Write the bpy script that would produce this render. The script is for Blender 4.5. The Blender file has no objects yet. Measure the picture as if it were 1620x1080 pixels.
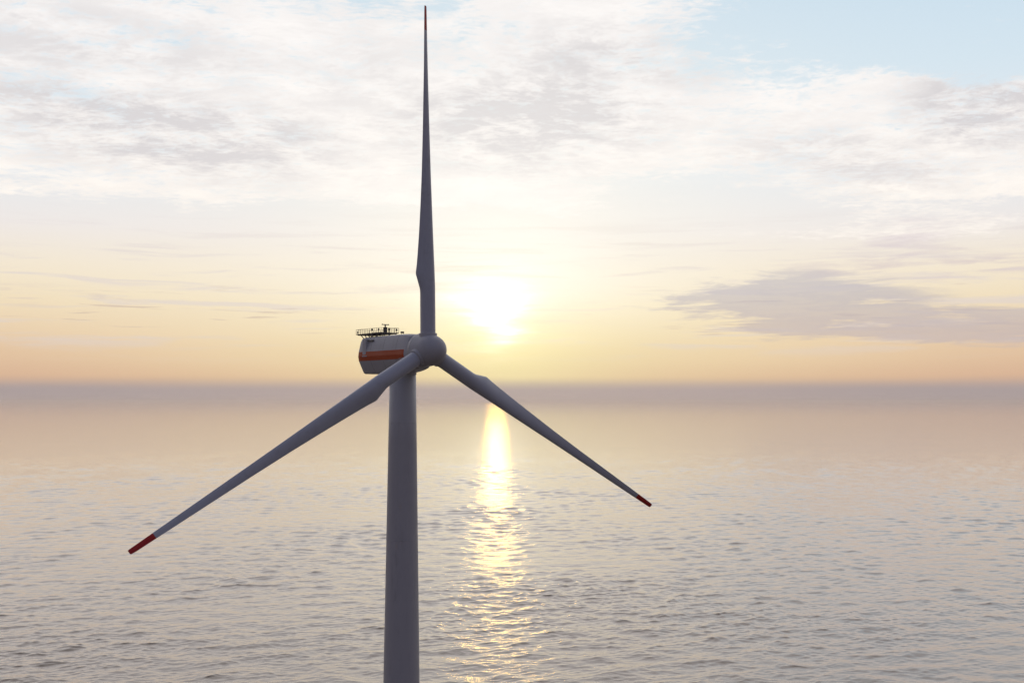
import bpy, bmesh, math, random
import numpy as np
from mathutils import Vector, Matrix

sc = bpy.context.scene
COL = sc.collection
R = math.radians

# ------------------------------------------------------------------ camera
CAM_H = 110.6                       # metres above the water
F_PX = 1910.0                       # focal length in pixels of a 1620 px wide picture
PITCH = math.atan(95.0 / F_PX)
cam_data = bpy.data.cameras.new("camera")
cam = bpy.data.objects.new("camera", cam_data)
COL.objects.link(cam)
cam_data.sensor_width = 36.0
cam_data.lens = 36.0 * F_PX / 1620.0
cam_data.clip_start = 1.0
cam_data.clip_end = 400000.0
cam.location = (0, 0, CAM_H)
cam.rotation_euler = (math.pi / 2 + PITCH, 0, 0)
sc.camera = cam

# ------------------------------------------------------------------ exposure
sc.view_settings.view_transform = 'Standard'
sc.view_settings.look = 'None'
sc.view_settings.gamma = 1.0
sc.view_settings.exposure = 0.0
sc.view_settings.use_curve_mapping = False
sc.cycles.use_denoising = True
sc.cycles.max_bounces = 6
sc.cycles.volume_bounces = 2
sc.cycles.sample_clamp_indirect = 8.0

# ------------------------------------------------------------------ sun and sky
SUN_AZ = R(-0.75)                   # to the right of +Y is positive
SUN_EL = R(3.9)
sun_data = bpy.data.lights.new("sun", 'SUN')
sun_data.energy = 0.012            # low and veiled by cloud
sun_data.angle = R(0.9)
sun_data.color = (1.0, 0.58, 0.09)
sun = bpy.data.objects.new("sun", sun_data)
COL.objects.link(sun)
SUN_DIR = Vector((math.sin(SUN_AZ) * math.cos(SUN_EL), math.cos(SUN_AZ) * math.cos(SUN_EL), math.sin(SUN_EL)))
sun.rotation_euler = (-SUN_DIR).to_track_quat('-Z', 'Y').to_euler()
sun.location = (0, 0, 400)


def lin(r, g, b):
    def f(c):
        c /= 255.0
        return c / 12.92 if c <= 0.04045 else ((c + 0.055) / 1.055) ** 2.4
    return (f(r), f(g), f(b), 1.0)


class NT:
    """small helper to write node trees as expressions"""
    def __init__(self, tree):
        self.t = tree

    def node(self, kind, **kw):
        n = self.t.nodes.new(kind)
        for k, v in kw.items():
            setattr(n, k, v)
        return n

    def put(self, sock, v):
        if isinstance(v, bpy.types.NodeSocket):
            self.t.links.new(v, sock)
        else:
            sock.default_value = v

    def m(self, op, a, b=None, c=None, clamp=False):
        n = self.node('ShaderNodeMath', operation=op, use_clamp=clamp)
        self.put(n.inputs[0], a)
        if b is not None:
            self.put(n.inputs[1], b)
        if c is not None:
            self.put(n.inputs[2], c)
        return n.outputs[0]

    def add(self, a, b): return self.m('ADD', a, b)
    def sub(self, a, b): return self.m('SUBTRACT', a, b)
    def mul(self, a, b): return self.m('MULTIPLY', a, b)
    def div(self, a, b): return self.m('DIVIDE', a, b)

    def ss(self, v, a, b, lo=0.0, hi=1.0):
        n = self.node('ShaderNodeMapRange', interpolation_type='SMOOTHSTEP')
        self.put(n.inputs[0], v)
        n.inputs[1].default_value = a
        n.inputs[2].default_value = b
        n.inputs[3].default_value = lo
        n.inputs[4].default_value = hi
        return n.outputs[0]

    def mix(self, f, a, b, mode='MIX'):
        n = self.node('ShaderNodeMix', data_type='RGBA', blend_type=mode)
        self.put(n.inputs[0], f)
        self.put(n.inputs[6], a)
        self.put(n.inputs[7], b)
        return n.outputs[2]

    def ramp(self, f, stops, interp='LINEAR'):
        n = self.node('ShaderNodeValToRGB')
        n.color_ramp.interpolation = interp
        e = n.color_ramp.elements
        e[0].position, e[0].color = stops[0]
        e[1].position, e[1].color = stops[-1]
        for p, c in stops[1:-1]:
            x = e.new(p)
            x.color = c
        self.put(n.inputs[0], f)
        return n.outputs[0]

    def xyz(self, x, y, z=0.0):
        n = self.node('ShaderNodeCombineXYZ')
        self.put(n.inputs[0], x)
        self.put(n.inputs[1], y)
        self.put(n.inputs[2], z)
        return n.outputs[0]

    def noise(self, vec, scale, detail=6.0, rough=0.5, dist=0.0, lac=2.0):
        n = self.node('ShaderNodeTexNoise')
        self.put(n.inputs['Vector'], vec)
        n.inputs['Scale'].default_value = scale
        n.inputs['Detail'].default_value = detail
        n.inputs['Roughness'].default_value = rough
        n.inputs['Lacunarity'].default_value = lac
        n.inputs['Distortion'].default_value = dist
        return n.outputs['Fac'], n.outputs['Color']


world = bpy.data.worlds.new("World")
sc.world = world
world.use_nodes = True
wt = world.node_tree
wt.nodes.clear()
W = NT(wt)
tc = W.node('ShaderNodeTexCoord')
sep = W.node('ShaderNodeSeparateXYZ')
wt.links.new(tc.outputs['Generated'], sep.inputs[0])
dx, dy, dz = sep.outputs
DEG = 180 / math.pi
# azimuth and elevation of the looked-at piece of sky, in degrees
az = W.mul(W.m('ARCTAN2', dx, dy), DEG)
el = W.mul(W.m('ARCSINE', dz), DEG)
ela = W.m('MAXIMUM', el, 0.0)

# nishita sky: clear air, carries all of the sky away from the sunset
sky = W.node('ShaderNodeTexSky', sky_type='NISHITA')
sky.sun_disc = False
sky.sun_elevation = SUN_EL
sky.sun_rotation = SUN_AZ
sky.air_density = 1.0
sky.dust_density = 2.5
sky.ozone_density = 1.5

# angle from the sun
dot = W.node('ShaderNodeVectorMath', operation='DOT_PRODUCT')
wt.links.new(tc.outputs['Generated'], dot.inputs[0])
dot.inputs[1].default_value = SUN_DIR
gam = W.mul(W.m('ARCCOSINE', W.m('MINIMUM', dot.outputs['Value'], 1.0)), DEG)
daz = W.m('ABSOLUTE', W.sub(az, math.degrees(SUN_AZ)))

# warped copies of azimuth / elevation: ragged cloud edges
plane_z = W.add(W.m('MAXIMUM', dz, 0.0), 0.075)
pv = W.xyz(W.div(dx, plane_z), W.div(dy, plane_z), 0.0)
_, wc = W.noise(pv, 1.1, 7, 0.62)
wsep = W.node('ShaderNodeSeparateColor')
wt.links.new(wc, wsep.inputs[0])
w1 = W.sub(wsep.outputs[0], 0.5)
w2 = W.sub(wsep.outputs[1], 0.5)
az_w = W.add(az, W.mul(w1, 9.0))
el_w = W.add(el, W.mul(w2, W.ss(el, 2.0, 12.0, 0.9, 4.0)))


def A(px): return math.degrees(math.atan((px - 810) / F_PX))
def E(py): return math.degrees(math.atan((635 - py) / F_PX))


def blob(cx, cy, rx, ry, soft=0.5, slope=0.0, warp=True):
    """soft ellipse on the sky, 1 inside and 0 outside; slope tilts it"""
    a0, e0 = A(cx), E(cy)
    ra, re = rx / F_PX * DEG, ry / F_PX * DEG
    aa, ee = (az_w, el_w) if warp else (az, el)
    da = W.sub(aa, a0)
    de = W.sub(ee, e0)
    if slope:
        de = W.add(de, W.mul(da, slope))
    q = W.add(W.m('POWER', W.m('ABSOLUTE', W.div(da, ra)), 2.0), W.m('POWER', W.m('ABSOLUTE', W.div(de, re)), 2.0))
    return W.ss(W.m('SQRT', q), 1.0 + soft, 1.0 - soft)


# --- clear air of the sunset side, by elevation
elf = W.m('MULTIPLY', ela, 1 / 30.0, clamp=True)
def st(py): return E(py) / 30.0
clear = W.ramp(elf, [
    (0.0, lin(212, 176, 150)),
    (st(600), lin(224, 188, 152)),
    (st(572), lin(234, 205, 166)),
    (st(530), lin(240, 217, 180)),
    (st(480), lin(242, 224, 190)),
    (st(430), lin(243, 230, 208)),
    (st(370), lin(238, 232, 229)),
    (st(280), lin(228, 234, 240)),
    (st(120), lin(210, 228, 240)),
    (st(0), lin(200, 222, 238)),
    (1.0, lin(190, 190, 196)),
])
# pinker and dimmer low air far from the sun
side = W.ss(daz, 9.0, 26.0)
low = W.ss(el, 5.5, 0.5)
clear = W.mix(W.mul(W.mul(side, low), 0.55), clear, lin(212, 170, 146))
# yellow air around the sun
near = W.m('EXPONENT', W.mul(gam, -1 / 4.6))
clear = W.mix(W.mul(W.m('MULTIPLY', near, 1.15, clamp=True), W.ss(el, 7.0, 3.0, 0.4, 1.0)), clear, lin(255, 240, 165))
clear_near = W.m('EXPONENT', W.mul(gam, -1 / 9.0))
clear = W.mix(W.mul(clear_near, W.ss(el, 2.0, 6.0, 0.15, 1.05)), clear, lin(255, 250, 240))

# --- high cloud sheet
n_big, _ = W.noise(pv, 0.55, 5, 0.55)
n_mid, _ = W.noise(pv, 3.2, 8, 0.66, 0.2)
n_fine, _ = W.noise(pv, 12.0, 6, 0.70, 0.25)
pr = W.xyz(W.mul(W.add(W.div(dx, plane_z), W.mul(w1, 0.5)), 1.0), W.mul(W.add(W.div(dy, plane_z), W.mul(w2, 0.5)), 1.6), 2.0)
n_rip, _ = W.noise(pr, 24.0, 4, 0.6, 0.5)
cov = W.ss(W.add(el, W.mul(w2, 3.0)), 7.6, 9.3)
cov = W.m('MAXIMUM', cov, W.mul(blob(560, 400, 420, 46, 0.6), 0.45))
cov = W.m('MAXIMUM', cov, W.mul(blob(1360, 360, 330, 50, 0.6), 0.85))
hole = blob(1450, 0, 330, 92, 0.5, -0.18)
hole = W.m('MAXIMUM', hole, W.mul(blob(1600, 55, 260, 80, 0.3), 1.0))
hole = W.m('MAXIMUM', hole, W.mul(blob(60, 290, 90, 18, 0.8), 0.35))
hole = W.m('MAXIMUM', hole, W.mul(blob(1130, 322, 210, 42, 0.5), 0.85))
hole = W.m('MAXIMUM', hole, W.mul(blob(330, 345, 380, 26, 0.5), 0.7))
hole = W.m('MAXIMUM', hole, W.mul(blob(520, -6, 230, 22, 0.7), 0.4))
dens = W.add(W.add(W.mul(n_mid, 0.50), W.mul(n_fine, 0.48)), W.mul(n_rip, 0.42))
dens = W.add(dens, W.mul(n_big, 0.2))
dens = W.sub(W.sub(dens, 0.205), W.mul(W.sub(1.0, cov), 0.75))
dens = W.sub(dens, W.mul(hole, 0.31))
sheet = W.ss(dens, 0.37, 0.61)
# thickness shading: greyish mauve undersides where the sheet is thick
thick = W.mul(blob(270, 215, 260, 55, 0.75, 0.10), 0.9)
thick = W.m('MAXIMUM', thick, W.mul(blob(830, 185, 190, 85, 0.7, -0.05), 1.0))
thick = W.m('MAXIMUM', thick, W.mul(blob(950, 90, 160, 60, 0.8), 0.7))
thick = W.m('MAXIMUM', thick, W.mul(blob(1600, 185, 120, 60, 0.7), 0.85))
thick = W.m('MAXIMUM', thick, W.mul(blob(1330, 260, 190, 40, 0.8, 0.1), 0.5))
thick = W.m('MAXIMUM', thick, W.mul(blob(100, 90, 300, 60, 0.8), 0.45))
thick = W.m('MAXIMUM', thick, W.mul(blob(560, 110, 150, 70, 0.8), 0.35))
n_sh, _ = W.noise(pv, 5.0, 6, 0.6, 0.3)
mott = W.ss(W.add(W.mul(n_sh, 0.50), W.mul(W.add(n_fine, n_rip), 0.25)), 0.36, 0.60, 0.1, 1.3)
shade = W.mul(W.add(W.mul(thick, 0.80), 0.22), mott)
lit_c = W.mix(W.ss(el, 16.0, 6.0), lin(250, 244, 240), lin(255, 247, 236))
lb = W.node('ShaderNodeVectorMath', operation='SCALE')
wt.links.new(lit_c, lb.inputs[0])
lb.inputs['Scale'].default_value = 1.11
cl_c = W.mix(shade, lb.outputs[0], lin(216, 210, 211))
cl_c = W.mix(W.mul(clear_near, 0.7), cl_c, lin(255, 251, 244))
front = W.mix(W.mul(sheet, 0.88), clear, cl_c)

# --- low streaks on the left and round the sun (thin, nearly edge-on layers)
sv = W.xyz(W.mul(az, 0.085), W.mul(W.add(el, W.mul(w2, 0.5)), 1.5), 3.0)
n_st, _ = W.noise(sv, 1.6, 7, 0.6, 0.4)
smask = W.mul(W.ss(el, 1.6, 3.2), W.ss(el, 9.5, 6.0))
streak = W.mul(W.ss(n_st, 0.50, 0.66), smask)
front = W.mix(W.mul(streak, 0.55), front, W.mix(near, lin(222, 212, 212), lin(255, 240, 200)))
sv2 = W.xyz(W.mul(az, 0.16), W.mul(W.add(el, W.mul(az, 0.012)), 3.2), 7.0)
n_s2, _ = W.noise(sv2, 1.5, 5, 0.55, 0.2)
streak2 = W.mul(W.ss(n_s2, 0.61, 0.70), W.mul(W.ss(el, 2.6, 3.4), W.ss(el, 5.8, 4.6)))
front = W.mix(W.mul(streak2, W.ss(gam, 4.0, 12.0, 0.15, 0.55)), front, lin(202, 180, 168))

# --- the dark cloud bank on the right
def cloud_bank(parts, edge_noise, lo, hi):
    d = None
    for p in parts:
        d = p if d is None else W.m('MAXIMUM', d, p)
    return W.mul(W.ss(W.add(d, W.mul(W.sub(edge_noise, 0.5), 3.2)), lo, hi), W.ss(d, 0.0, 0.35))

lv = W.xyz(W.mul(az, 0.20), W.mul(el, 1.7), 11.0)
n_bk, n_bkc = W.noise(lv, 1.3, 9, 0.62, 0.3)
bs = W.node('ShaderNodeSeparateColor')
wt.links.new(n_bkc, bs.inputs[0])
keep_az, keep_el = az_w, el_w
az_w = W.add(az, W.mul(W.sub(bs.outputs[0], 0.5), 6.0))
el_w = W.add(el, W.mul(W.sub(bs.outputs[2], 0.5), 0.9))
bank = cloud_bank([
    blob(1290, 486, 190, 44, 0.55, 0.03),
    blob(1440, 514, 230, 30, 0.5, 0.035),
    blob(1590, 526, 200, 22, 0.5, 0.02),
    W.mul(blob(1150, 490, 110, 14, 0.7, 0.0), 0.75),
], n_bk, 0.22, 0.92)
wisps = W.mul(blob(1530, 430, 190, 22, 0.8, 0.02), W.ss(n_bk, 0.46, 0.66))
curl = W.mul(blob(1455, 385, 50, 24, 0.8), W.ss(n_bk, 0.42, 0.62))
thin_l = W.mul(blob(60, 478, 120, 10, 0.8, 0.02), W.ss(n_bk, 0.48, 0.6))
az_w, el_w = keep_az, keep_el
bank_c = W.mix(W.ss(el, 2.6, 5.8), lin(196, 182, 182), lin(192, 187, 194))
front = W.mix(W.mul(W.mul(bank, W.ss(n_bk, 0.35, 0.60, 1.0, 0.78)), 0.84), front, bank_c)
front = W.mix(W.mul(wisps, 0.6), front, lin(214, 200, 202))
front = W.mix(W.mul(curl, 0.6), front, lin(220, 208, 212))
front = W.mix(W.mul(thin_l, 0.5), front, lin(206, 190, 190))

# --- the veiled sun: cloud-diffused glow, broken up by the streaks in front of it
gaz = W.sub(az, math.degrees(SUN_AZ))
gel = W.sub(el, W.add(math.degrees(SUN_EL), 0.0))
gel_s = W.mul(gel, W.ss(gel, -0.6, 0.6, 1.15, 0.78))       # the glow reaches further up than down
grag = W.mul(W.sub(n_st, 0.5), 3.6)
gaz = W.div(gaz, W.ss(gel, -2.2, 1.6, 0.62, 1.35))
gd = W.m('SQRT', W.add(W.m('POWER', W.add(gaz, W.mul(w1, 4.5)), 2.0), W.m('POWER', W.add(gel_s, grag), 2.0)))
g1 = W.m('EXPONENT', W.mul(W.m('POWER', W.div(gd, 1.0), 2.0), -1.0))
g2 = W.m('EXPONENT', W.mul(gd, -1 / 3.4))
glow = W.add(W.mul(g1, 0.75), W.mul(g2, 0.26))
glow = W.mul(glow, W.ss(el, 1.3, 3.0, 0.10, 1.0))
glow_c = W.mix(W.ss(gd, 3.5, 0.3), (1.0, 0.90, 0.55, 1), (1.0, 0.95, 0.82, 1))
glow_c = W.mix(W.ss(el, 3.5, 7.5), glow_c, (1.0, 0.96, 0.86, 1))
gm = W.node('ShaderNodeVectorMath', operation='SCALE')
wt.links.new(glow_c, gm.inputs[0])
wt.links.new(glow, gm.inputs['Scale'])
ga = W.node('ShaderNodeVectorMath', operation='ADD')
wt.links.new(front, ga.inputs[0])
wt.links.new(gm.outputs[0], ga.inputs[1])
front = ga.outputs[0]

# --- mauve haze bank lying on the horizon
hz_f = W.ss(W.add(el, W.mul(W.sub(n_st, 0.5), 0.12)), 1.25, 0.50)
hz_c = W.mix(W.ss(daz, 3.0, 22.0), lin(181, 166, 163), lin(168, 157, 158))
front = W.mix(W.mul(hz_f, 0.94), front, hz_c)

# --- away from the sunset everything fades to the clear dusk sky
wgt = W.ss(gam, 118.0, 26.0)
wgt = W.mul(wgt, wgt)
fs = W.node('ShaderNodeVectorMath', operation='SCALE')
wt.links.new(front, fs.inputs[0])
fs.inputs['Scale'].default_value = 10.0
dusk = W.mix(W.ss(el, 45.0, 0.0), lin(102, 104, 134), lin(146, 126, 136))      # the pink belt opposite the sunset
dk = W.node('ShaderNodeVectorMath', operation='SCALE')
wt.links.new(dusk, dk.inputs[0])
dk.inputs['Scale'].default_value = 10.0
back = W.mix(0.6, sky.outputs[0], dk.outputs[0])
total = W.mix(wgt, back, fs.outputs[0])
bg = W.node('ShaderNodeBackground')
wt.links.new(total, bg.inputs[0])
bg.inputs[1].default_value = 0.1
wo = W.node('ShaderNodeOutputWorld')
wt.links.new(bg.outputs[0], wo.inputs[0])
world.cycles.sampling_method = 'MANUAL'
world.cycles.sample_map_resolution = 1024


# ------------------------------------------------------------------ materials
def new_mat(name):
    m = bpy.data.materials.new(name)
    m.use_nodes = True
    t = m.node_tree
    t.nodes.clear()
    n = NT(t)
    out = n.node('ShaderNodeOutputMaterial')
    b = n.node('ShaderNodeBsdfPrincipled')
    t.links.new(b.outputs[0], out.inputs[0])
    return m, n, b, out


def paint(name, col, rough=0.42, grime=0.12, scale=0.25, streak=(1, 1, 0.15)):
    """painted steel or glass fibre: slightly uneven colour, rain streaks, dull gloss"""
    m, n, b, out = new_mat(name)
    tcn = n.node('ShaderNodeTexCoord')
    mp = n.node('ShaderNodeMapping')
    n.t.links.new(tcn.outputs['Object'], mp.inputs[0])
    mp.inputs['Scale'].default_value = streak
    f1, _ = n.noise(mp.outputs[0], scale * 4, 6, 0.6)
    f2, _ = n.noise(tcn.outputs['Object'], scale, 4, 0.55)
    dirt = n.m('MULTIPLY', n.ss(f1, 0.45, 0.75), n.ss(f2, 0.35, 0.7))
    c = n.mix(n.mul(dirt, grime), (*col, 1), (col[0] * 0.45, col[1] * 0.43, col[2] * 0.40, 1))
    n.t.links.new(c, b.inputs['Base Color'])
    n.put(b.inputs['Roughness'], n.ss(f2, 0.2, 0.8, rough - 0.06, rough + 0.10))
    return m


M_white = paint("turbine_paint", (0.585, 0.60, 0.625), 0.45, 0.22)
M_blade = paint("blade_gelcoat", (0.62, 0.665, 0.74), 0.38, 0.25, 0.2, (1, 1, 1))
M_orange = paint("stripe_paint", (0.62, 0.085, 0.004), 0.5, 0.15)
M_red = paint("tip_paint", (0.62, 0.016, 0.014), 0.42, 0.1)
M_steel = paint("galvanised_steel", (0.24, 0.23, 0.21), 0.5, 0.3, 1.0)
M_dark = paint("dark_housing", (0.05, 0.05, 0.05), 0.5, 0.2, 1.0)
M_joint = paint("joint_sealant", (0.20, 0.20, 0.20), 0.6, 0.2)
M_yellow = paint("foundation_paint", (0.62, 0.40, 0.03), 0.5, 0.3)


# ------------------------------------------------------------------ object helpers
def link(name, me, mat=None, parent=None, smooth=False):
    o = bpy.data.objects.new(name, me)
    COL.objects.link(o)
    if mat:
        if not me.materials:
            me.materials.append(mat)
    if smooth:
        me.shade_smooth()
    if parent:
        o.parent = parent
    return o


def mesh_of(verts, faces, name="mesh"):
    me = bpy.data.meshes.new(name)
    me.from_pydata([tuple(v) for v in verts], [], faces)
    me.update()
    return me


def from_bm(name, bm, mat, parent, smooth=False, bevel=0.0):
    if bevel:
        bmesh.ops.bevel(bm, geom=list(bm.edges), offset=bevel, segments=2, affect='EDGES', profile=0.6)
    bmesh.ops.recalc_face_normals(bm, faces=list(bm.faces))
    me = bpy.data.meshes.new(name)
    bm.to_mesh(me)
    bm.free()
    return link(name, me, mat, parent, smooth)


def loft(rings, cap0=True, cap1=True):
    n = len(rings[0])
    v = [p for r in rings for p in r]
    f = []
    for i in range(len(rings) - 1):
        for j in range(n):
            k = (j + 1) % n
            f.append((i * n + j, i * n + k, (i + 1) * n + k, (i + 1) * n + j))
    if cap0:
        f.append(tuple(range(n - 1, -1, -1)))
    if cap1:
        b = (len(rings) - 1) * n
        f.append(tuple(range(b, b + n)))
    return v, f


def add_box(bm, c, s, rot=None):
    m = Matrix.Translation(c) @ (rot.to_4x4() if rot else Matrix.Identity(4)) @ Matrix.Diagonal((*s, 1))
    bmesh.ops.create_cube(bm, size=1.0, matrix=m)


def add_bar(bm, a, b, r, seg=8, r2=None):
    a, b = Vector(a), Vector(b)
    d = b - a
    q = d.to_track_quat('Z', 'Y').to_matrix().to_4x4()
    m = Matrix.Translation((a + b) / 2) @ q
    bmesh.ops.create_cone(bm, cap_ends=True, segments=seg, radius1=r, radius2=r if r2 is None else r2, depth=d.length, matrix=m)


# ------------------------------------------------------------------ the sea
def build_sea():
    rng = np.random.default_rng(11)
    # polar sheet round the point below the viewpoint, finer where it is nearer
    ncol, az_max = 1700, R(31)
    azs = np.linspace(-az_max, az_max, ncol)
    rs = [300.0]
    while rs[-1] < 150000.0:
        r = rs[-1]
        rs.append(r + max(0.5, 0.5 * (r / 520.0) ** 1.9))
    rs = np.array(rs)
    nrow = len(rs)
    dr = np.gradient(rs)
    RR, AA = np.meshgrid(rs, azs, indexing='ij')
    X = RR * np.sin(AA)
    Y = RR * np.cos(AA)
    step = np.maximum(dr, rs * (azs[1] - azs[0]))[:, None]
    Z = np.zeros_like(X)
    DX = np.zeros_like(X)
    DY = np.zeros_like(X)
    nw = 180
    lam = np.exp(rng.uniform(np.log(1.6), np.log(60.0), nw))
    mean = R(100)
    th = mean + rng.normal(0, R(55), nw)
    k = 2 * np.pi / lam
    # slope per wave band, tapering for the long swell
    s = 0.050 * np.exp(-(np.log(lam / 5.4)) ** 2 / (2 * 0.85 ** 2))
    s += 0.030 * np.exp(-(np.log(lam / 26.0)) ** 2 / (2 * 0.5 ** 2))
    s *= np.sqrt(2.0 / nw) * 2.75 * rng.uniform(0.6, 1.3, nw)
    amp = s / k
    ph = rng.uniform(0, 2 * np.pi, nw)
    # gusts: patches of livelier and calmer water
    def field(seed, L, n=14):
        g = np.random.default_rng(seed)
        out = np.zeros_like(X)
        for _ in range(n):
            a = g.uniform(0, 2 * np.pi)
            l = L * g.uniform(0.6, 1.8)
            out += np.sin(X * np.cos(a) * 2 * np.pi / l + Y * np.sin(a) * 2 * np.pi / l + g.uniform(0, 6.28))
        return out / math.sqrt(n)
    gust = np.clip(1.0 + 0.30 * field(3, 260.0), 0.35, 1.8)
    for i in range(nw):
        w = np.clip((lam[i] / (2.2 * step)) - 1.0, 0, 1)
        rows = np.nonzero(w[:, 0] > 0)[0]
        if len(rows) == 0:
            continue
        n = rows[-1] + 1
        kx, ky = k[i] * math.cos(th[i]), k[i] * math.sin(th[i])
        p = kx * X[:n] + ky * Y[:n] + ph[i]
        a = amp[i] * w[:n] * gust[:n]
        sp, cp = np.sin(p), np.cos(p)
        Z[:n] += a * cp
        DX[:n] -= 2.1 * a * sp * math.cos(th[i])
        DY[:n] -= 2.1 * a * sp * math.sin(th[i])
    X += DX
    Y += DY
    co = np.stack([X, Y, Z], -1).reshape(-1, 3)
    i = np.arange(nrow - 1)[:, None] * ncol + np.arange(ncol - 1)[None, :]
    quads = np.stack([i, i + 1, i + ncol + 1, i + ncol], -1).reshape(-1, 4)
    # orientation: faces must look up
    quads = quads[:, ::-1]
    # plain sheet for the rest of the circle, a hand below the wave troughs
    base = len(co)
    ex, exf = [], []
    nb = 96
    ring_r = [0.0, 60, 150, 300, 700, 2000, 8000, 30000, 150000]
    for r in ring_r:
        for j in range(nb):
            a = 2 * math.pi * j / nb
            ex.append((r * math.sin(a), r * math.cos(a), -1.2))
    for q in range(len(ring_r) - 1):
        for j in range(nb):
            j2 = (j + 1) % nb
            a_mid = (j + 0.5) / nb * 2 * math.pi
            if a_mid > math.pi:
                a_mid -= 2 * math.pi
            if ring_r[q] >= 300 and abs(a_mid) < az_max - R(4):
                continue
            exf.append((base + q * nb + j, base + (q + 1) * nb + j, base + (q + 1) * nb + j2, base + q * nb + j2))
    co = np.concatenate([co, np.array(ex)])
    quads = np.concatenate([quads, np.array(exf)])
    me = bpy.data.meshes.new("sea")
    me.vertices.add(len(co))
    me.vertices.foreach_set("co", co.astype(np.float32).ravel())
    me.loops.add(quads.size)
    me.loops.foreach_set("vertex_index", quads.astype(np.int32).ravel())
    me.polygons.add(len(quads))
    me.polygons.foreach_set("loop_start", np.arange(0, quads.size, 4, dtype=np.int32))
    me.polygons.foreach_set("loop_total", np.full(len(quads), 4, dtype=np.int32))
    me.update(calc_edges=True)
    me.shade_smooth()
    print("sea verts", len(co), "rows", nrow)
    m, n, b, out = new_mat("sea_water")
    g = n.node('ShaderNodeNewGeometry')
    pos = g.outputs['Position']
    n.put(b.inputs['Base Color'], (0.08, 0.058, 0.045, 1))
    b.inputs['IOR'].default_value = 1.5
    b.inputs['Coat Weight'].default_value = 0.72
    b.inputs['Specular Tint'].default_value = (1.0, 0.90, 0.80, 1)
    b.inputs['Coat IOR'].default_value = 1.45
    b.inputs['Coat Tint'].default_value = (1.0, 0.93, 0.90, 1)
    # small ripples riding on the waves
    mp = n.node('ShaderNodeMapping')
    n.t.links.new(pos, mp.inputs[0])
    mp.inputs['Rotation'].default_value = (0, 0, R(-12))
    mp.inputs['Scale'].default_value = (0.55, 1.0, 1.0)
    f1, _ = n.noise(mp.outputs[0], 0.75, 6, 0.68, 0.6)
    bump = n.node('ShaderNodeBump')
    bump.inputs['Strength'].default_value = 1.0
    bump.inputs['Distance'].default_value = 0.11
    n.t.links.new(f1, bump.inputs['Height'])
    n.t.links.new(bump.outputs[0], b.inputs['Normal'])
    n.t.links.new(bump.outputs[0], b.inputs['Coat Normal'])
    # patches of wind-ruffled and slick water
    f3, _ = n.noise(pos, 0.004, 4, 0.6, 0.8)
    sx = n.node('ShaderNodeSeparateXYZ')
    n.t.links.new(pos, sx.inputs[0])
    far = n.ss(n.m('LOGARITHM', n.m('MAXIMUM', sx.outputs[1], 1.0), 10.0), 2.7, 4.0)
    rgh = n.add(n.m('MULTIPLY_ADD', far, -0.04, 0.07), n.ss(f3, 0.3, 0.7, -0.012, 0.012))
    n.put(b.inputs['Roughness'], n.add(n.m('MULTIPLY_ADD', far, 0.025, 0.095), n.ss(f3, 0.3, 0.7, -0.012, 0.012)))
    n.put(b.inputs['Coat Roughness'], rgh)
    o = link("sea", me, m)
    o["kind"] = "structure"
    return o


build_sea()



# ------------------------------------------------------------------ the air over the water
def build_haze():
    r, z0, z1 = 151000.0, -9.0, 232.0
    bm = bmesh.new()
    add_box(bm, (0, 0, (z0 + z1) / 2), (2 * r, 2 * r, z1 - z0))
    me = bpy.data.meshes.new("haze")
    bm.to_mesh(me)
    bm.free()
    m = bpy.data.materials.new("haze_air")
    m.use_nodes = True
    t = m.node_tree
    t.nodes.clear()
    out = t.nodes.new('ShaderNodeOutputMaterial')
    vol = t.nodes.new('ShaderNodeVolumePrincipled')
    vol.inputs['Color'].default_value = (1.0, 0.89, 0.86, 1)
    vol.inputs['Density'].default_value = 1.4e-5
    vol.inputs['Anisotropy'].default_value = 0.72
    t.links.new(vol.outputs[0], out.inputs['Volume'])
    o = link("haze", me, m)
    o["kind"] = "stuff"
    o["label"] = "thin mauve haze lying over the sea to the horizon"


build_haze()

# ------------------------------------------------------------------ the wind turbine
YAW = R(37.0)                       # rotor faces the viewer, turned to the right
HUB = Vector((-23.39, 336.1, CAM_H + 14.25))
nv = Vector((math.sin(YAW), -math.cos(YAW), 0))      # upwind, out of the nose
hv = Vector((math.cos(YAW), math.sin(YAW), 0))       # sideways, to the picture's right
TOWER_BACK = 13.2
base = HUB - nv * TOWER_BACK
turbine = bpy.data.objects.new("wind_turbine", None)
COL.objects.link(turbine)
turbine.location = (base.x, base.y, 0)
turbine.rotation_euler = (0, 0, YAW - math.pi / 2)   # local +X = upwind axis
turbine.empty_display_size = 5
turbine["label"] = "white offshore wind turbine with red blade tips and orange striped nacelle above the sea"
turbine["category"] = "wind turbine"
# local frame: +X upwind, +Y = picture's right side (hv), Z up
HZ = HUB.z
HX = TOWER_BACK


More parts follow.
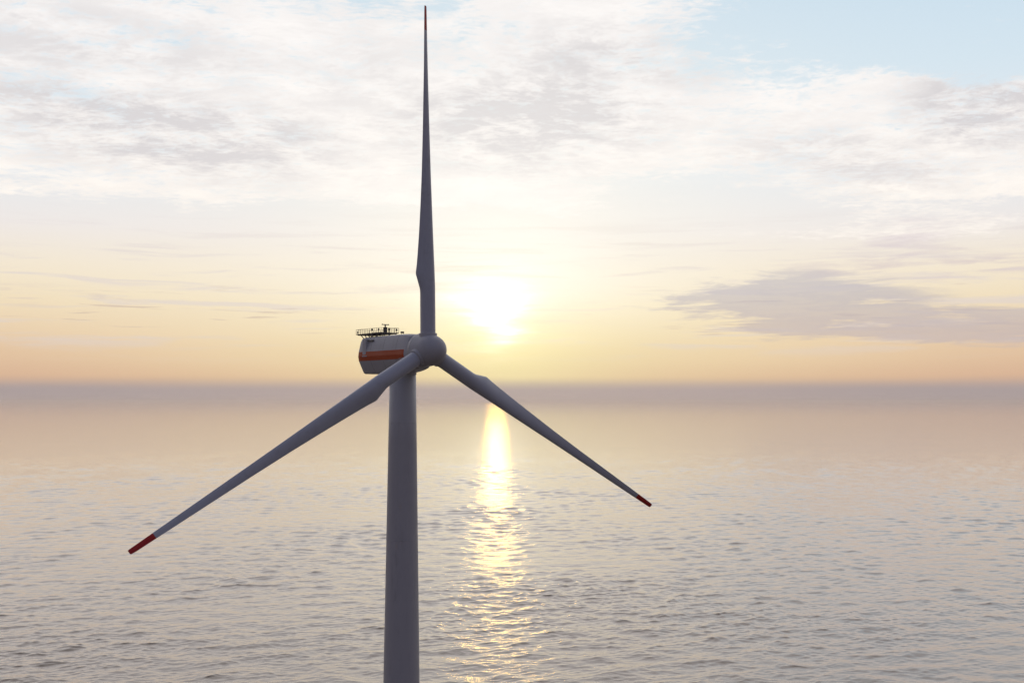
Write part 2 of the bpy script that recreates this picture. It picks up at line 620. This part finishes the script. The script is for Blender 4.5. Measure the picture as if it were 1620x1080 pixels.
def build_tower():
    rings = []
    zs = [-6, 0, 20, 40, 60, 80, 100, HZ - 5.6]
    top_r, k = 3.76, (5.08 - 3.76) / 86.0
    def rad(z):
        return top_r + (HZ - 5.6 - z) * k
    S = 96
    for z in zs:
        r = rad(z)
        rings.append([(r * math.cos(2 * math.pi * j / S), r * math.sin(2 * math.pi * j / S), z) for j in range(S)])
    v, f = loft(rings)
    o = link("tower", mesh_of(v, f, "tower"), M_white, turbine, True)
    # weld seams between the rolled sections
    me = None
    for z in (22.0, 38.5, 55.0, 71.5, 88.0, 104.5):
        bm = bmesh.new()
        r = rad(z)
        rr = [[((r + e) * math.cos(2 * math.pi * j / S), (r + e) * math.sin(2 * math.pi * j / S), z + dzz) for j in range(S)]
              for e, dzz in ((-0.02, -0.12), (0.018, -0.09), (0.018, 0.09), (-0.02, 0.12))]
        vv, ff = loft(rr, False, False)
        link("weld_seam", mesh_of(vv, ff, "weld_seam"), M_white, o, True)
    # yaw collar under the nacelle
    bm = bmesh.new()
    rr = [[(r * math.cos(2 * math.pi * j / S), r * math.sin(2 * math.pi * j / S), z) for j in range(S)]
          for r, z in ((3.78, HZ - 6.6), (3.92, HZ - 6.5), (3.92, HZ - 5.2), (3.78, HZ - 5.0))]
    bm.free()
    vv, ff = loft(rr)
    link("yaw_collar", mesh_of(vv, ff, "yaw_collar"), M_white, turbine, True)
    return rad


tower_rad = build_tower()

# --- nacelle -------------------------------------------------------
# half profile (half width, height over the rotor axis)
PROFILE = [(0.0, 4.95), (1.6, 4.94), (2.6, 4.80), (3.45, 4.50), (4.02, 3.5), (4.45, 1.9), (4.80, 0.36),
           (4.95, -1.0), (4.72, -2.3), (4.05, -3.7), (3.42, -5.0), (2.95, -5.85), (2.5, -6.12), (0.0, -6.16)]
# distance behind the hub centre, width share, upper share, lower share
STATIONS = [(3.55, 0.86, 0.84, 0.74), (3.8, 0.93, 0.89, 0.77), (4.4, 0.955, 0.93, 0.80), (5.8, 0.975, 0.97, 0.86), (7.6, 0.99, 0.99, 0.92),
            (10, 1, 1, 0.97), (14, 1, 1, 1), (18, 1, 1, 1), (24, 1, 1, 1), (28, 0.995, 0.995, 1), (30.0, 0.98, 0.985, 0.995),
            (30.5, 0.965, 0.97, 0.985), (30.7, 0.92, 0.94, 0.95)]
ZC = -1.0


def sec_pt(w, z, sh):
    sw, su, sl = sh
    return w * sw, ZC + (z - ZC) * (su if z > ZC else sl)


def nac_ring(a, sh, grow=0.0):
    pts = []
    full = [(w, z) for w, z in PROFILE] + [(-w, z) for w, z in PROFILE[-2:0:-1]]
    for w, z in full:
        ww, zz = sec_pt(w, z, sh)
        d = math.hypot(ww, zz - ZC) or 1
        pts.append((HX - a, ww * (1 + grow / d), HZ + ZC + (zz - ZC) * (1 + grow / d)))
    return pts


def st_at(a):
    for p, q in zip(STATIONS, STATIONS[1:]):
        if p[0] <= a <= q[0]:
            t = (a - p[0]) / (q[0] - p[0])
            return [x + (y - x) * t for x, y in zip(p[1:], q[1:])]
    return STATIONS[-1][1:]


rings = [nac_ring(q[0], q[1:]) for q in STATIONS]
v, f = loft(rings)
nac = link("nacelle", mesh_of(v, f, "nacelle"), M_white, turbine, True)
nac.data.set_sharp_from_angle(angle=R(38))

# orange stripe: a thin proud band round both sides and the back
def stripe_band():
    verts, faces = [], []
    zt, zb = 0.36, -2.3
    lv = [zt, (zt - 1.0) / 2, -1.0, (zb - 1.0) / 2, zb]
    def wid(z):
        for (w0, z0), (w1, z1) in zip(PROFILE, PROFILE[1:]):
            if z1 <= z <= z0:
                return w0 + (w1 - w0) * (z0 - z) / (z0 - z1) if z0 != z1 else w0
        return 0
    path = [(5.2, st_at(5.2))] + [(q[0], q[1:]) for q in STATIONS if q[0] >= 5.8]
    for sgn in (-1, 1):
        for a, sh in (path if sgn < 0 else path[::-1]):
            for z in lv:
                zu = ZC + (z - ZC) / (sh[1] if z > ZC else sh[2])
                verts.append((HX - a - (0.02 if a > 30.6 else 0), sgn * (wid(zu) * sh[0] + 0.02), HZ + z))
    cols = [0] * (2 * len(path))
    n = len(lv)
    for i in range(len(cols) - 1):
        for j in range(n - 1):
            faces.append((i * n + j, i * n + j + 1, (i + 1) * n + j + 1, (i + 1) * n + j))
    return verts, faces


v, f = stripe_band()
st_o = link("stripe", mesh_of(v, f, "stripe"), M_orange, nac)
st_o["label"] = "orange red stripe running round the nacelle"

# panel joints of the nacelle shell
for a in (9.5, 16.5, 23.5):
    s = st_at(a)
    r1 = nac_ring(a - 0.05, s, grow=0.012)
    r2 = nac_ring(a + 0.05, s, grow=0.012)
    v, f = loft([r1, r2], False, False)
    link("panel_joint", mesh_of(v, f, "panel_joint"), M_joint, nac)

# vertical service duct on the left flank near the back
bm = bmesh.new()
add_box(bm, (HX - 26.9, -4.3, HZ + 1.65), (2.1, 1.2, 4.9))
from_bm("service_duct", bm, M_white, nac, False, 0.18)
bm = bmesh.new()
add_box(bm, (HX - 26.6, -4.55, HZ - 0.95), (2.7, 0.95, 0.3))
from_bm("duct_foot", bm, M_white, nac, False, 0.06)
bm = bmesh.new()
add_box(bm, (HX - 24.2, -4.2, HZ + 3.55), (3.0, 0.5, 0.42))
from_bm("bracket", bm, M_steel, nac, False, 0.05)
bm = bmesh.new()
add_box(bm, (HX - 30.72, 0.6, HZ + 2.0), (0.12, 2.2, 2.6))
from_bm("rear_hatch", bm, M_white, nac, False, 0.03)

# small light on the roof ahead of the platform
bm = bmesh.new()
add_box(bm, (HX - 13.6, -0.35, HZ + 5.35), (0.09, 0.09, 0.9))
add_box(bm, (HX - 13.6, 0.35, HZ + 5.35), (0.09, 0.09, 0.9))
add_box(bm, (HX - 13.6, 0.0, HZ + 5.62), (0.55, 0.9, 0.5))
from_bm("obstruction_light", bm, M_dark, nac, False)

# --- spinner -------------------------------------------------------
RS = 4.5
S = 64
prof = [(-3.45, 4.72), (-3.3, 4.86), (-2.0, 4.74), (-0.6, 4.58), (0.4, 4.44)]
for i in range(1, 17):
    t = i / 16 * math.pi / 2
    prof.append((0.4 + 6.0 * math.sin(t), 4.44 * math.cos(t) if i < 16 else 0.02))
rings = [[(HX + x, r * math.cos(2 * math.pi * j / S), HZ + r * math.sin(2 * math.pi * j / S)) for j in range(S)] for x, r in prof]
v, f = loft(rings)
spin = link("spinner", mesh_of(v, f, "spinner"), M_white, turbine, True)
rr = [[(HX + x, (r + e) * math.cos(2 * math.pi * j / S), HZ + (r + e) * math.sin(2 * math.pi * j / S)) for j in range(S)]
      for x, r, e in ((-2.36, 4.77, 0.012), (-2.28, 4.765, 0.012))]
v, f = loft(rr, False, False)
link("spinner_joint", mesh_of(v, f, "spinner_joint"), M_joint, spin)
# dark rotating gap between the spinner and the nacelle
rings = [[(HX + x, r * math.cos(2 * math.pi * j / S), HZ + r * math.sin(2 * math.pi * j / S)) for j in range(S)]
         for x, r in ((-4.2, RS * 0.86), (-3.4, RS * 0.86))]
v, f = loft(rings)
link("bearing_ring", mesh_of(v, f, "bearing_ring"), M_dark, turbine, True)

# --- blades --------------------------------------------------------
ROOT_R = 2.12
#  r, chord, leading edge share, thickness, twist (deg, trailing edge upwind), roundness
SECT = [
    (3.6, 2 * ROOT_R, 0.5, 2 * ROOT_R, -5, 1.0),
    (10., 2 * ROOT_R, 0.5, 2 * ROOT_R, -5, 1.0),
    (16.2, 4.3, 0.5, 4.0, -5, 0.95),
    (17.2, 4.45, 0.485, 3.85, -5, 0.9),
    (19.0, 5.10, 0.420, 3.50, -5, 0.6),
    (21.0, 5.75, 0.365, 3.15, -4.5, 0.22),
    (21.6, 5.78, 0.362, 3.02, -4.5, 0.12),
    (24.0, 5.42, 0.375, 2.60, -3.5, 0.0),
    (27.0, 5.10, 0.385, 2.20, -2, 0.0),
    (33.0, 4.55, 0.40, 1.75, 1.5, 0.0),
    (40.0, 4.00, 0.415, 1.35, 5, 0.0),
    (50.0, 3.28, 0.43, 0.95, 9, 0.0),
    (62.0, 2.66, 0.44, 0.62, 14, 0.0),
    (72.0, 2.28, 0.44, 0.46, 20, 0.0),
    (80.0, 2.00, 0.44, 0.36, 26, 0.0),
    (90.0, 1.62, 0.44, 0.26, 29, 0.0),
    (95.5, 1.42, 0.44, 0.21, 31, 0.0),
    (96.8, 1.30, 0.46, 0.17, 31, 0.0),
    (97.1, 1.02, 0.46, 0.10, 31, 0.0),
]
NP = 40


def section(c, le, th, tw, rd, zed):
    pts = []
    for j in range(NP):
        t = 2 * math.pi * j / NP
        # ellipse
        ex = -math.cos(t) * c / 2
        ey = math.sin(t) * th / 2
        # airfoil: x from nose (0) to tail (1)
        x = (1 - math.cos(t)) / 2
        yt = 5 * (0.2969 * math.sqrt(x) - 0.1260 * x - 0.3516 * x * x + 0.2843 * x ** 3 - 0.1015 * x ** 4)
        ay = math.copysign(yt * th, math.sin(t)) if abs(math.sin(t)) > 1e-6 else 0
        cam_ = 0.04 * c * 4 * x * (1 - x)
        ax = (x - 0.5) * c
        px = ex * rd + ax * (1 - rd)
        py = ey * rd + (ay * 1.0 + cam_) * (1 - rd)
        px += c * (0.5 - le)           # nose at -le*c, tail at (1-le)*c
        a = R(tw)
        # local blade frame: x = towards the trailing edge, y = upwind, z = along the blade
        pts.append((px * math.cos(a) - py * math.sin(a), px * math.sin(a) + py * math.cos(a), zed))
    return pts


def interp(r):
    for s0, s1 in zip(SECT, SECT[1:]):
        if s0[0] <= r <= s1[0]:
            t = (r - s0[0]) / (s1[0] - s0[0])
            return [a + (b - a) * t for a, b in zip(s0, s1)]
    return list(SECT[-1])


TIP0 = 90.1


def blade_mesh(r0, r1, extra):
    rr = sorted({r0, r1, *[s[0] for s in SECT if r0 < s[0] < r1], *[e for e in extra if r0 < e < r1]})
    rings = []
    for r in rr:
        q = interp(r)
        ring = section(q[1], q[2], q[3], q[4], q[5], r)
        rings.append(ring)
    v, f = loft(rings)
    return mesh_of(v, f, "blade")


extra = [4, 6, 8, 12, 14, 18, 20, 20.5] + list(np.linspace(22, 96, 60))
me_blade = blade_mesh(3.6, TIP0, extra)
me_tip = blade_mesh(TIP0 + 0.002, 97.1, extra)
for me_ in (me_blade, me_tip):
    me_.shade_smooth()
    me_.set_sharp_from_angle(angle=R(50))

# collar where the blade enters the spinner
rr = [[(r * math.cos(2 * math.pi * j / 48), r * math.sin(2 * math.pi * j / 48), z) for j in range(48)]
      for r, z in ((2.5, 3.2), (2.56, 4.45), (2.53, 4.68), (2.44, 4.76), (2.16, 4.78), (2.14, 4.95))]
v, f = loft(rr)
me_collar = mesh_of(v, f, "root_collar")
me_collar.shade_smooth()
me_collar.set_sharp_from_angle(angle=R(35))
rr = [[(r * math.cos(2 * math.pi * j / 48), r * math.sin(2 * math.pi * j / 48), z) for j in range(48)]
      for r, z in ((ROOT_R - 0.02, 5.55), (ROOT_R + 0.03, 5.58), (ROOT_R + 0.03, 5.72), (ROOT_R - 0.02, 5.75))]
v, f = loft(rr, False, False)
me_band = mesh_of(v, f, "root_band")

THETA = R(0.74)
for i in range(3):
    a = math.pi / 2 + THETA + i * 2 * math.pi / 3     # angle in the rotor plane seen from upwind, from hv
    # turbine local: hv = +Y, up = +Z, upwind = +X
    d = Vector((0, math.cos(a), math.sin(a)))          # along the blade
    t = Vector((0, -math.sin(a), math.cos(a)))         # towards the trailing edge
    n_ = Vector((1, 0, 0))
    M = Matrix((t, n_, d)).transposed().to_4x4()
    M.translation = Vector((HX, 0, HZ))
    b = link("blade", me_blade, M_blade, turbine)
    b.matrix_local = M
    tip = link("blade_tip", me_tip, M_red, b)
    tip["label"] = "red painted blade tip"
    link("root_collar", me_collar, M_white, b)
    link("root_band", me_band, M_blade, b)

# --- hoist platform on the nacelle roof ------------------------------
plat = bpy.data.objects.new("hoist_platform", None)
COL.objects.link(plat)
plat.parent = turbine
plat.location = (HX - 2.9, 0, HZ - 0.2)
A0, A1, PW, DZ = 17.5, 32.1, 3.0, 6.0
RAIL = 1.45


def pbox(name, c, s, mat=M_steel, bevel=0.0):
    bm = bmesh.new()
    add_box(bm, c, s)
    return from_bm(name, bm, mat, plat, False, bevel)


def pbars(name, bars, mat=M_steel):
    bm = bmesh.new()
    for b_ in bars:
        add_bar(bm, *b_)
    return from_bm(name, bm, mat, plat, False)


pbox("deck", (-(A0 + A1) / 2, 0, DZ), (A1 - A0, 2 * PW, 0.15))
for sg in (-1, 1):
    pbox("deck_beam", (-(A0 + A1) / 2, sg * (PW - 0.5), DZ - 0.2), (A1 - A0 - 0.4, 0.16, 0.22))
for k in range(5):
    pbox("cross_beam", (-(A0 + 0.4 + k * (A1 - A0 - 0.8) / 4), 0, DZ - 0.2), (0.14, 2 * PW - 1.2, 0.2))
corners = [(-A0, -PW), (-A1, -PW), (-A1, PW), (-A0, PW)]
for h_, nm in ((RAIL, "handrail"), (RAIL * 0.52, "knee_rail"), (0.16, "toe_board")):
    for i in range(4):
        p, q = corners[i], corners[(i + 1) % 4]
        rad_ = 0.05 if h_ == RAIL else 0.03
        pbars(nm, [((p[0], p[1], DZ + h_), (q[0], q[1], DZ + h_), rad_, 8)])
posts = []
for i in range(4):
    p, q = corners[i], corners[(i + 1) % 4]
    L_ = math.hypot(q[0] - p[0], q[1] - p[1])
    n_ = max(1, round(L_ / 1.35))
    for j in range(n_):
        posts.append((p[0] + (q[0] - p[0]) * j / n_, p[1] + (q[1] - p[1]) * j / n_))
bm = bmesh.new()
add_bar(bm, (0, 0, 0), (0, 0, RAIL), 0.05, 8)
me_post = bpy.data.meshes.new("railing_post")
bm.to_mesh(me_post)
bm.free()
for x, y in posts:
    o = link("railing_post", me_post, M_steel, plat)
    o.location = (x, y, DZ)

# legs and struts down to the nacelle roof and back
for x in (-18.0, -21.2, -24.4):
    for y in (-2.2, 2.2):
        pbars("platform_leg", [((x, y, 4.2), (x, y, DZ - 0.08), 0.11, 8)])
for y in (-2.6, 0.0, 2.6):
    pbars("strut", [((-26.6, y * 0.85, 3.35), (-30.2, y, DZ - 0.1), 0.13, 8)])
    pbars("strut", [((-26.8, y * 0.85, 3.3), (-27.4, y, DZ - 0.1), 0.10, 8)])
pbars("cross_brace", [((-26.9, -2.2, 3.4), (-28.6, 0.0, DZ - 0.1), 0.07, 8), ((-26.9, 0, 3.4), (-28.6, -2.6, DZ - 0.1), 0.07, 8)])
pbars("cross_brace", [((-26.9, 2.2, 3.4), (-28.6, 0.0, DZ - 0.1), 0.07, 8), ((-26.9, 0, 3.4), (-28.6, 2.6, DZ - 0.1), 0.07, 8)])
pbars("flank_post", [((-22.6, -3.9, 3.2), (-22.6, -2.95, DZ - 0.1), 0.16, 8)])


def lamp(x, y, h_=1.0, r=0.3):
    bm = bmesh.new()
    add_bar(bm, (x, y, DZ), (x, y, DZ + h_ - r * 0.6), 0.07, 8)
    add_bar(bm, (x, y, DZ + h_ - r), (x, y, DZ + h_ - r * 0.5), r * 0.7, 12, r)
    add_bar(bm, (x, y, DZ + h_ - r * 0.5), (x, y, DZ + h_ + r), r, 12, r * 0.72)
    from_bm("deck_light", bm, M_dark, plat, False)


lamp(-31.6, -2.7, 0.72, 0.26)
lamp(-23.2, -2.7, 1.1, 0.32)
lamp(-19.6, -2.6, 1.05, 0.26)
lamp(-18.1, 2.6, 0.95, 0.28)
# aviation light post
pbars("light_post", [((-17.9, -0.1, 4.8), (-17.9, -0.1, DZ + 1.0), 0.15, 10), ((-17.9, -0.1, DZ + 0.7), (-17.9, -0.1, DZ + 1.35), 0.27, 10)], M_dark)
# weather mast with its cabinet and cross arm
pbox("cabinet", (-18.3, -1.15, DZ + 0.72), (0.9, 0.85, 1.9), M_dark, 0.05)
pbars("mast", [((-18.3, -1.15, DZ + 1.4), (-18.3, -1.15, DZ + 2.4), 0.20, 10)])
pbars("mast_arm", [((-18.3, -2.3, DZ + 2.4), (-18.3, 0.1, DZ + 2.4), 0.13, 8)])
for y in (-2.15, -0.05):
    pbars("wind_sensor", [((-18.3, y, DZ + 2.4), (-18.3, y, DZ + 2.62), 0.08, 8)], M_dark)
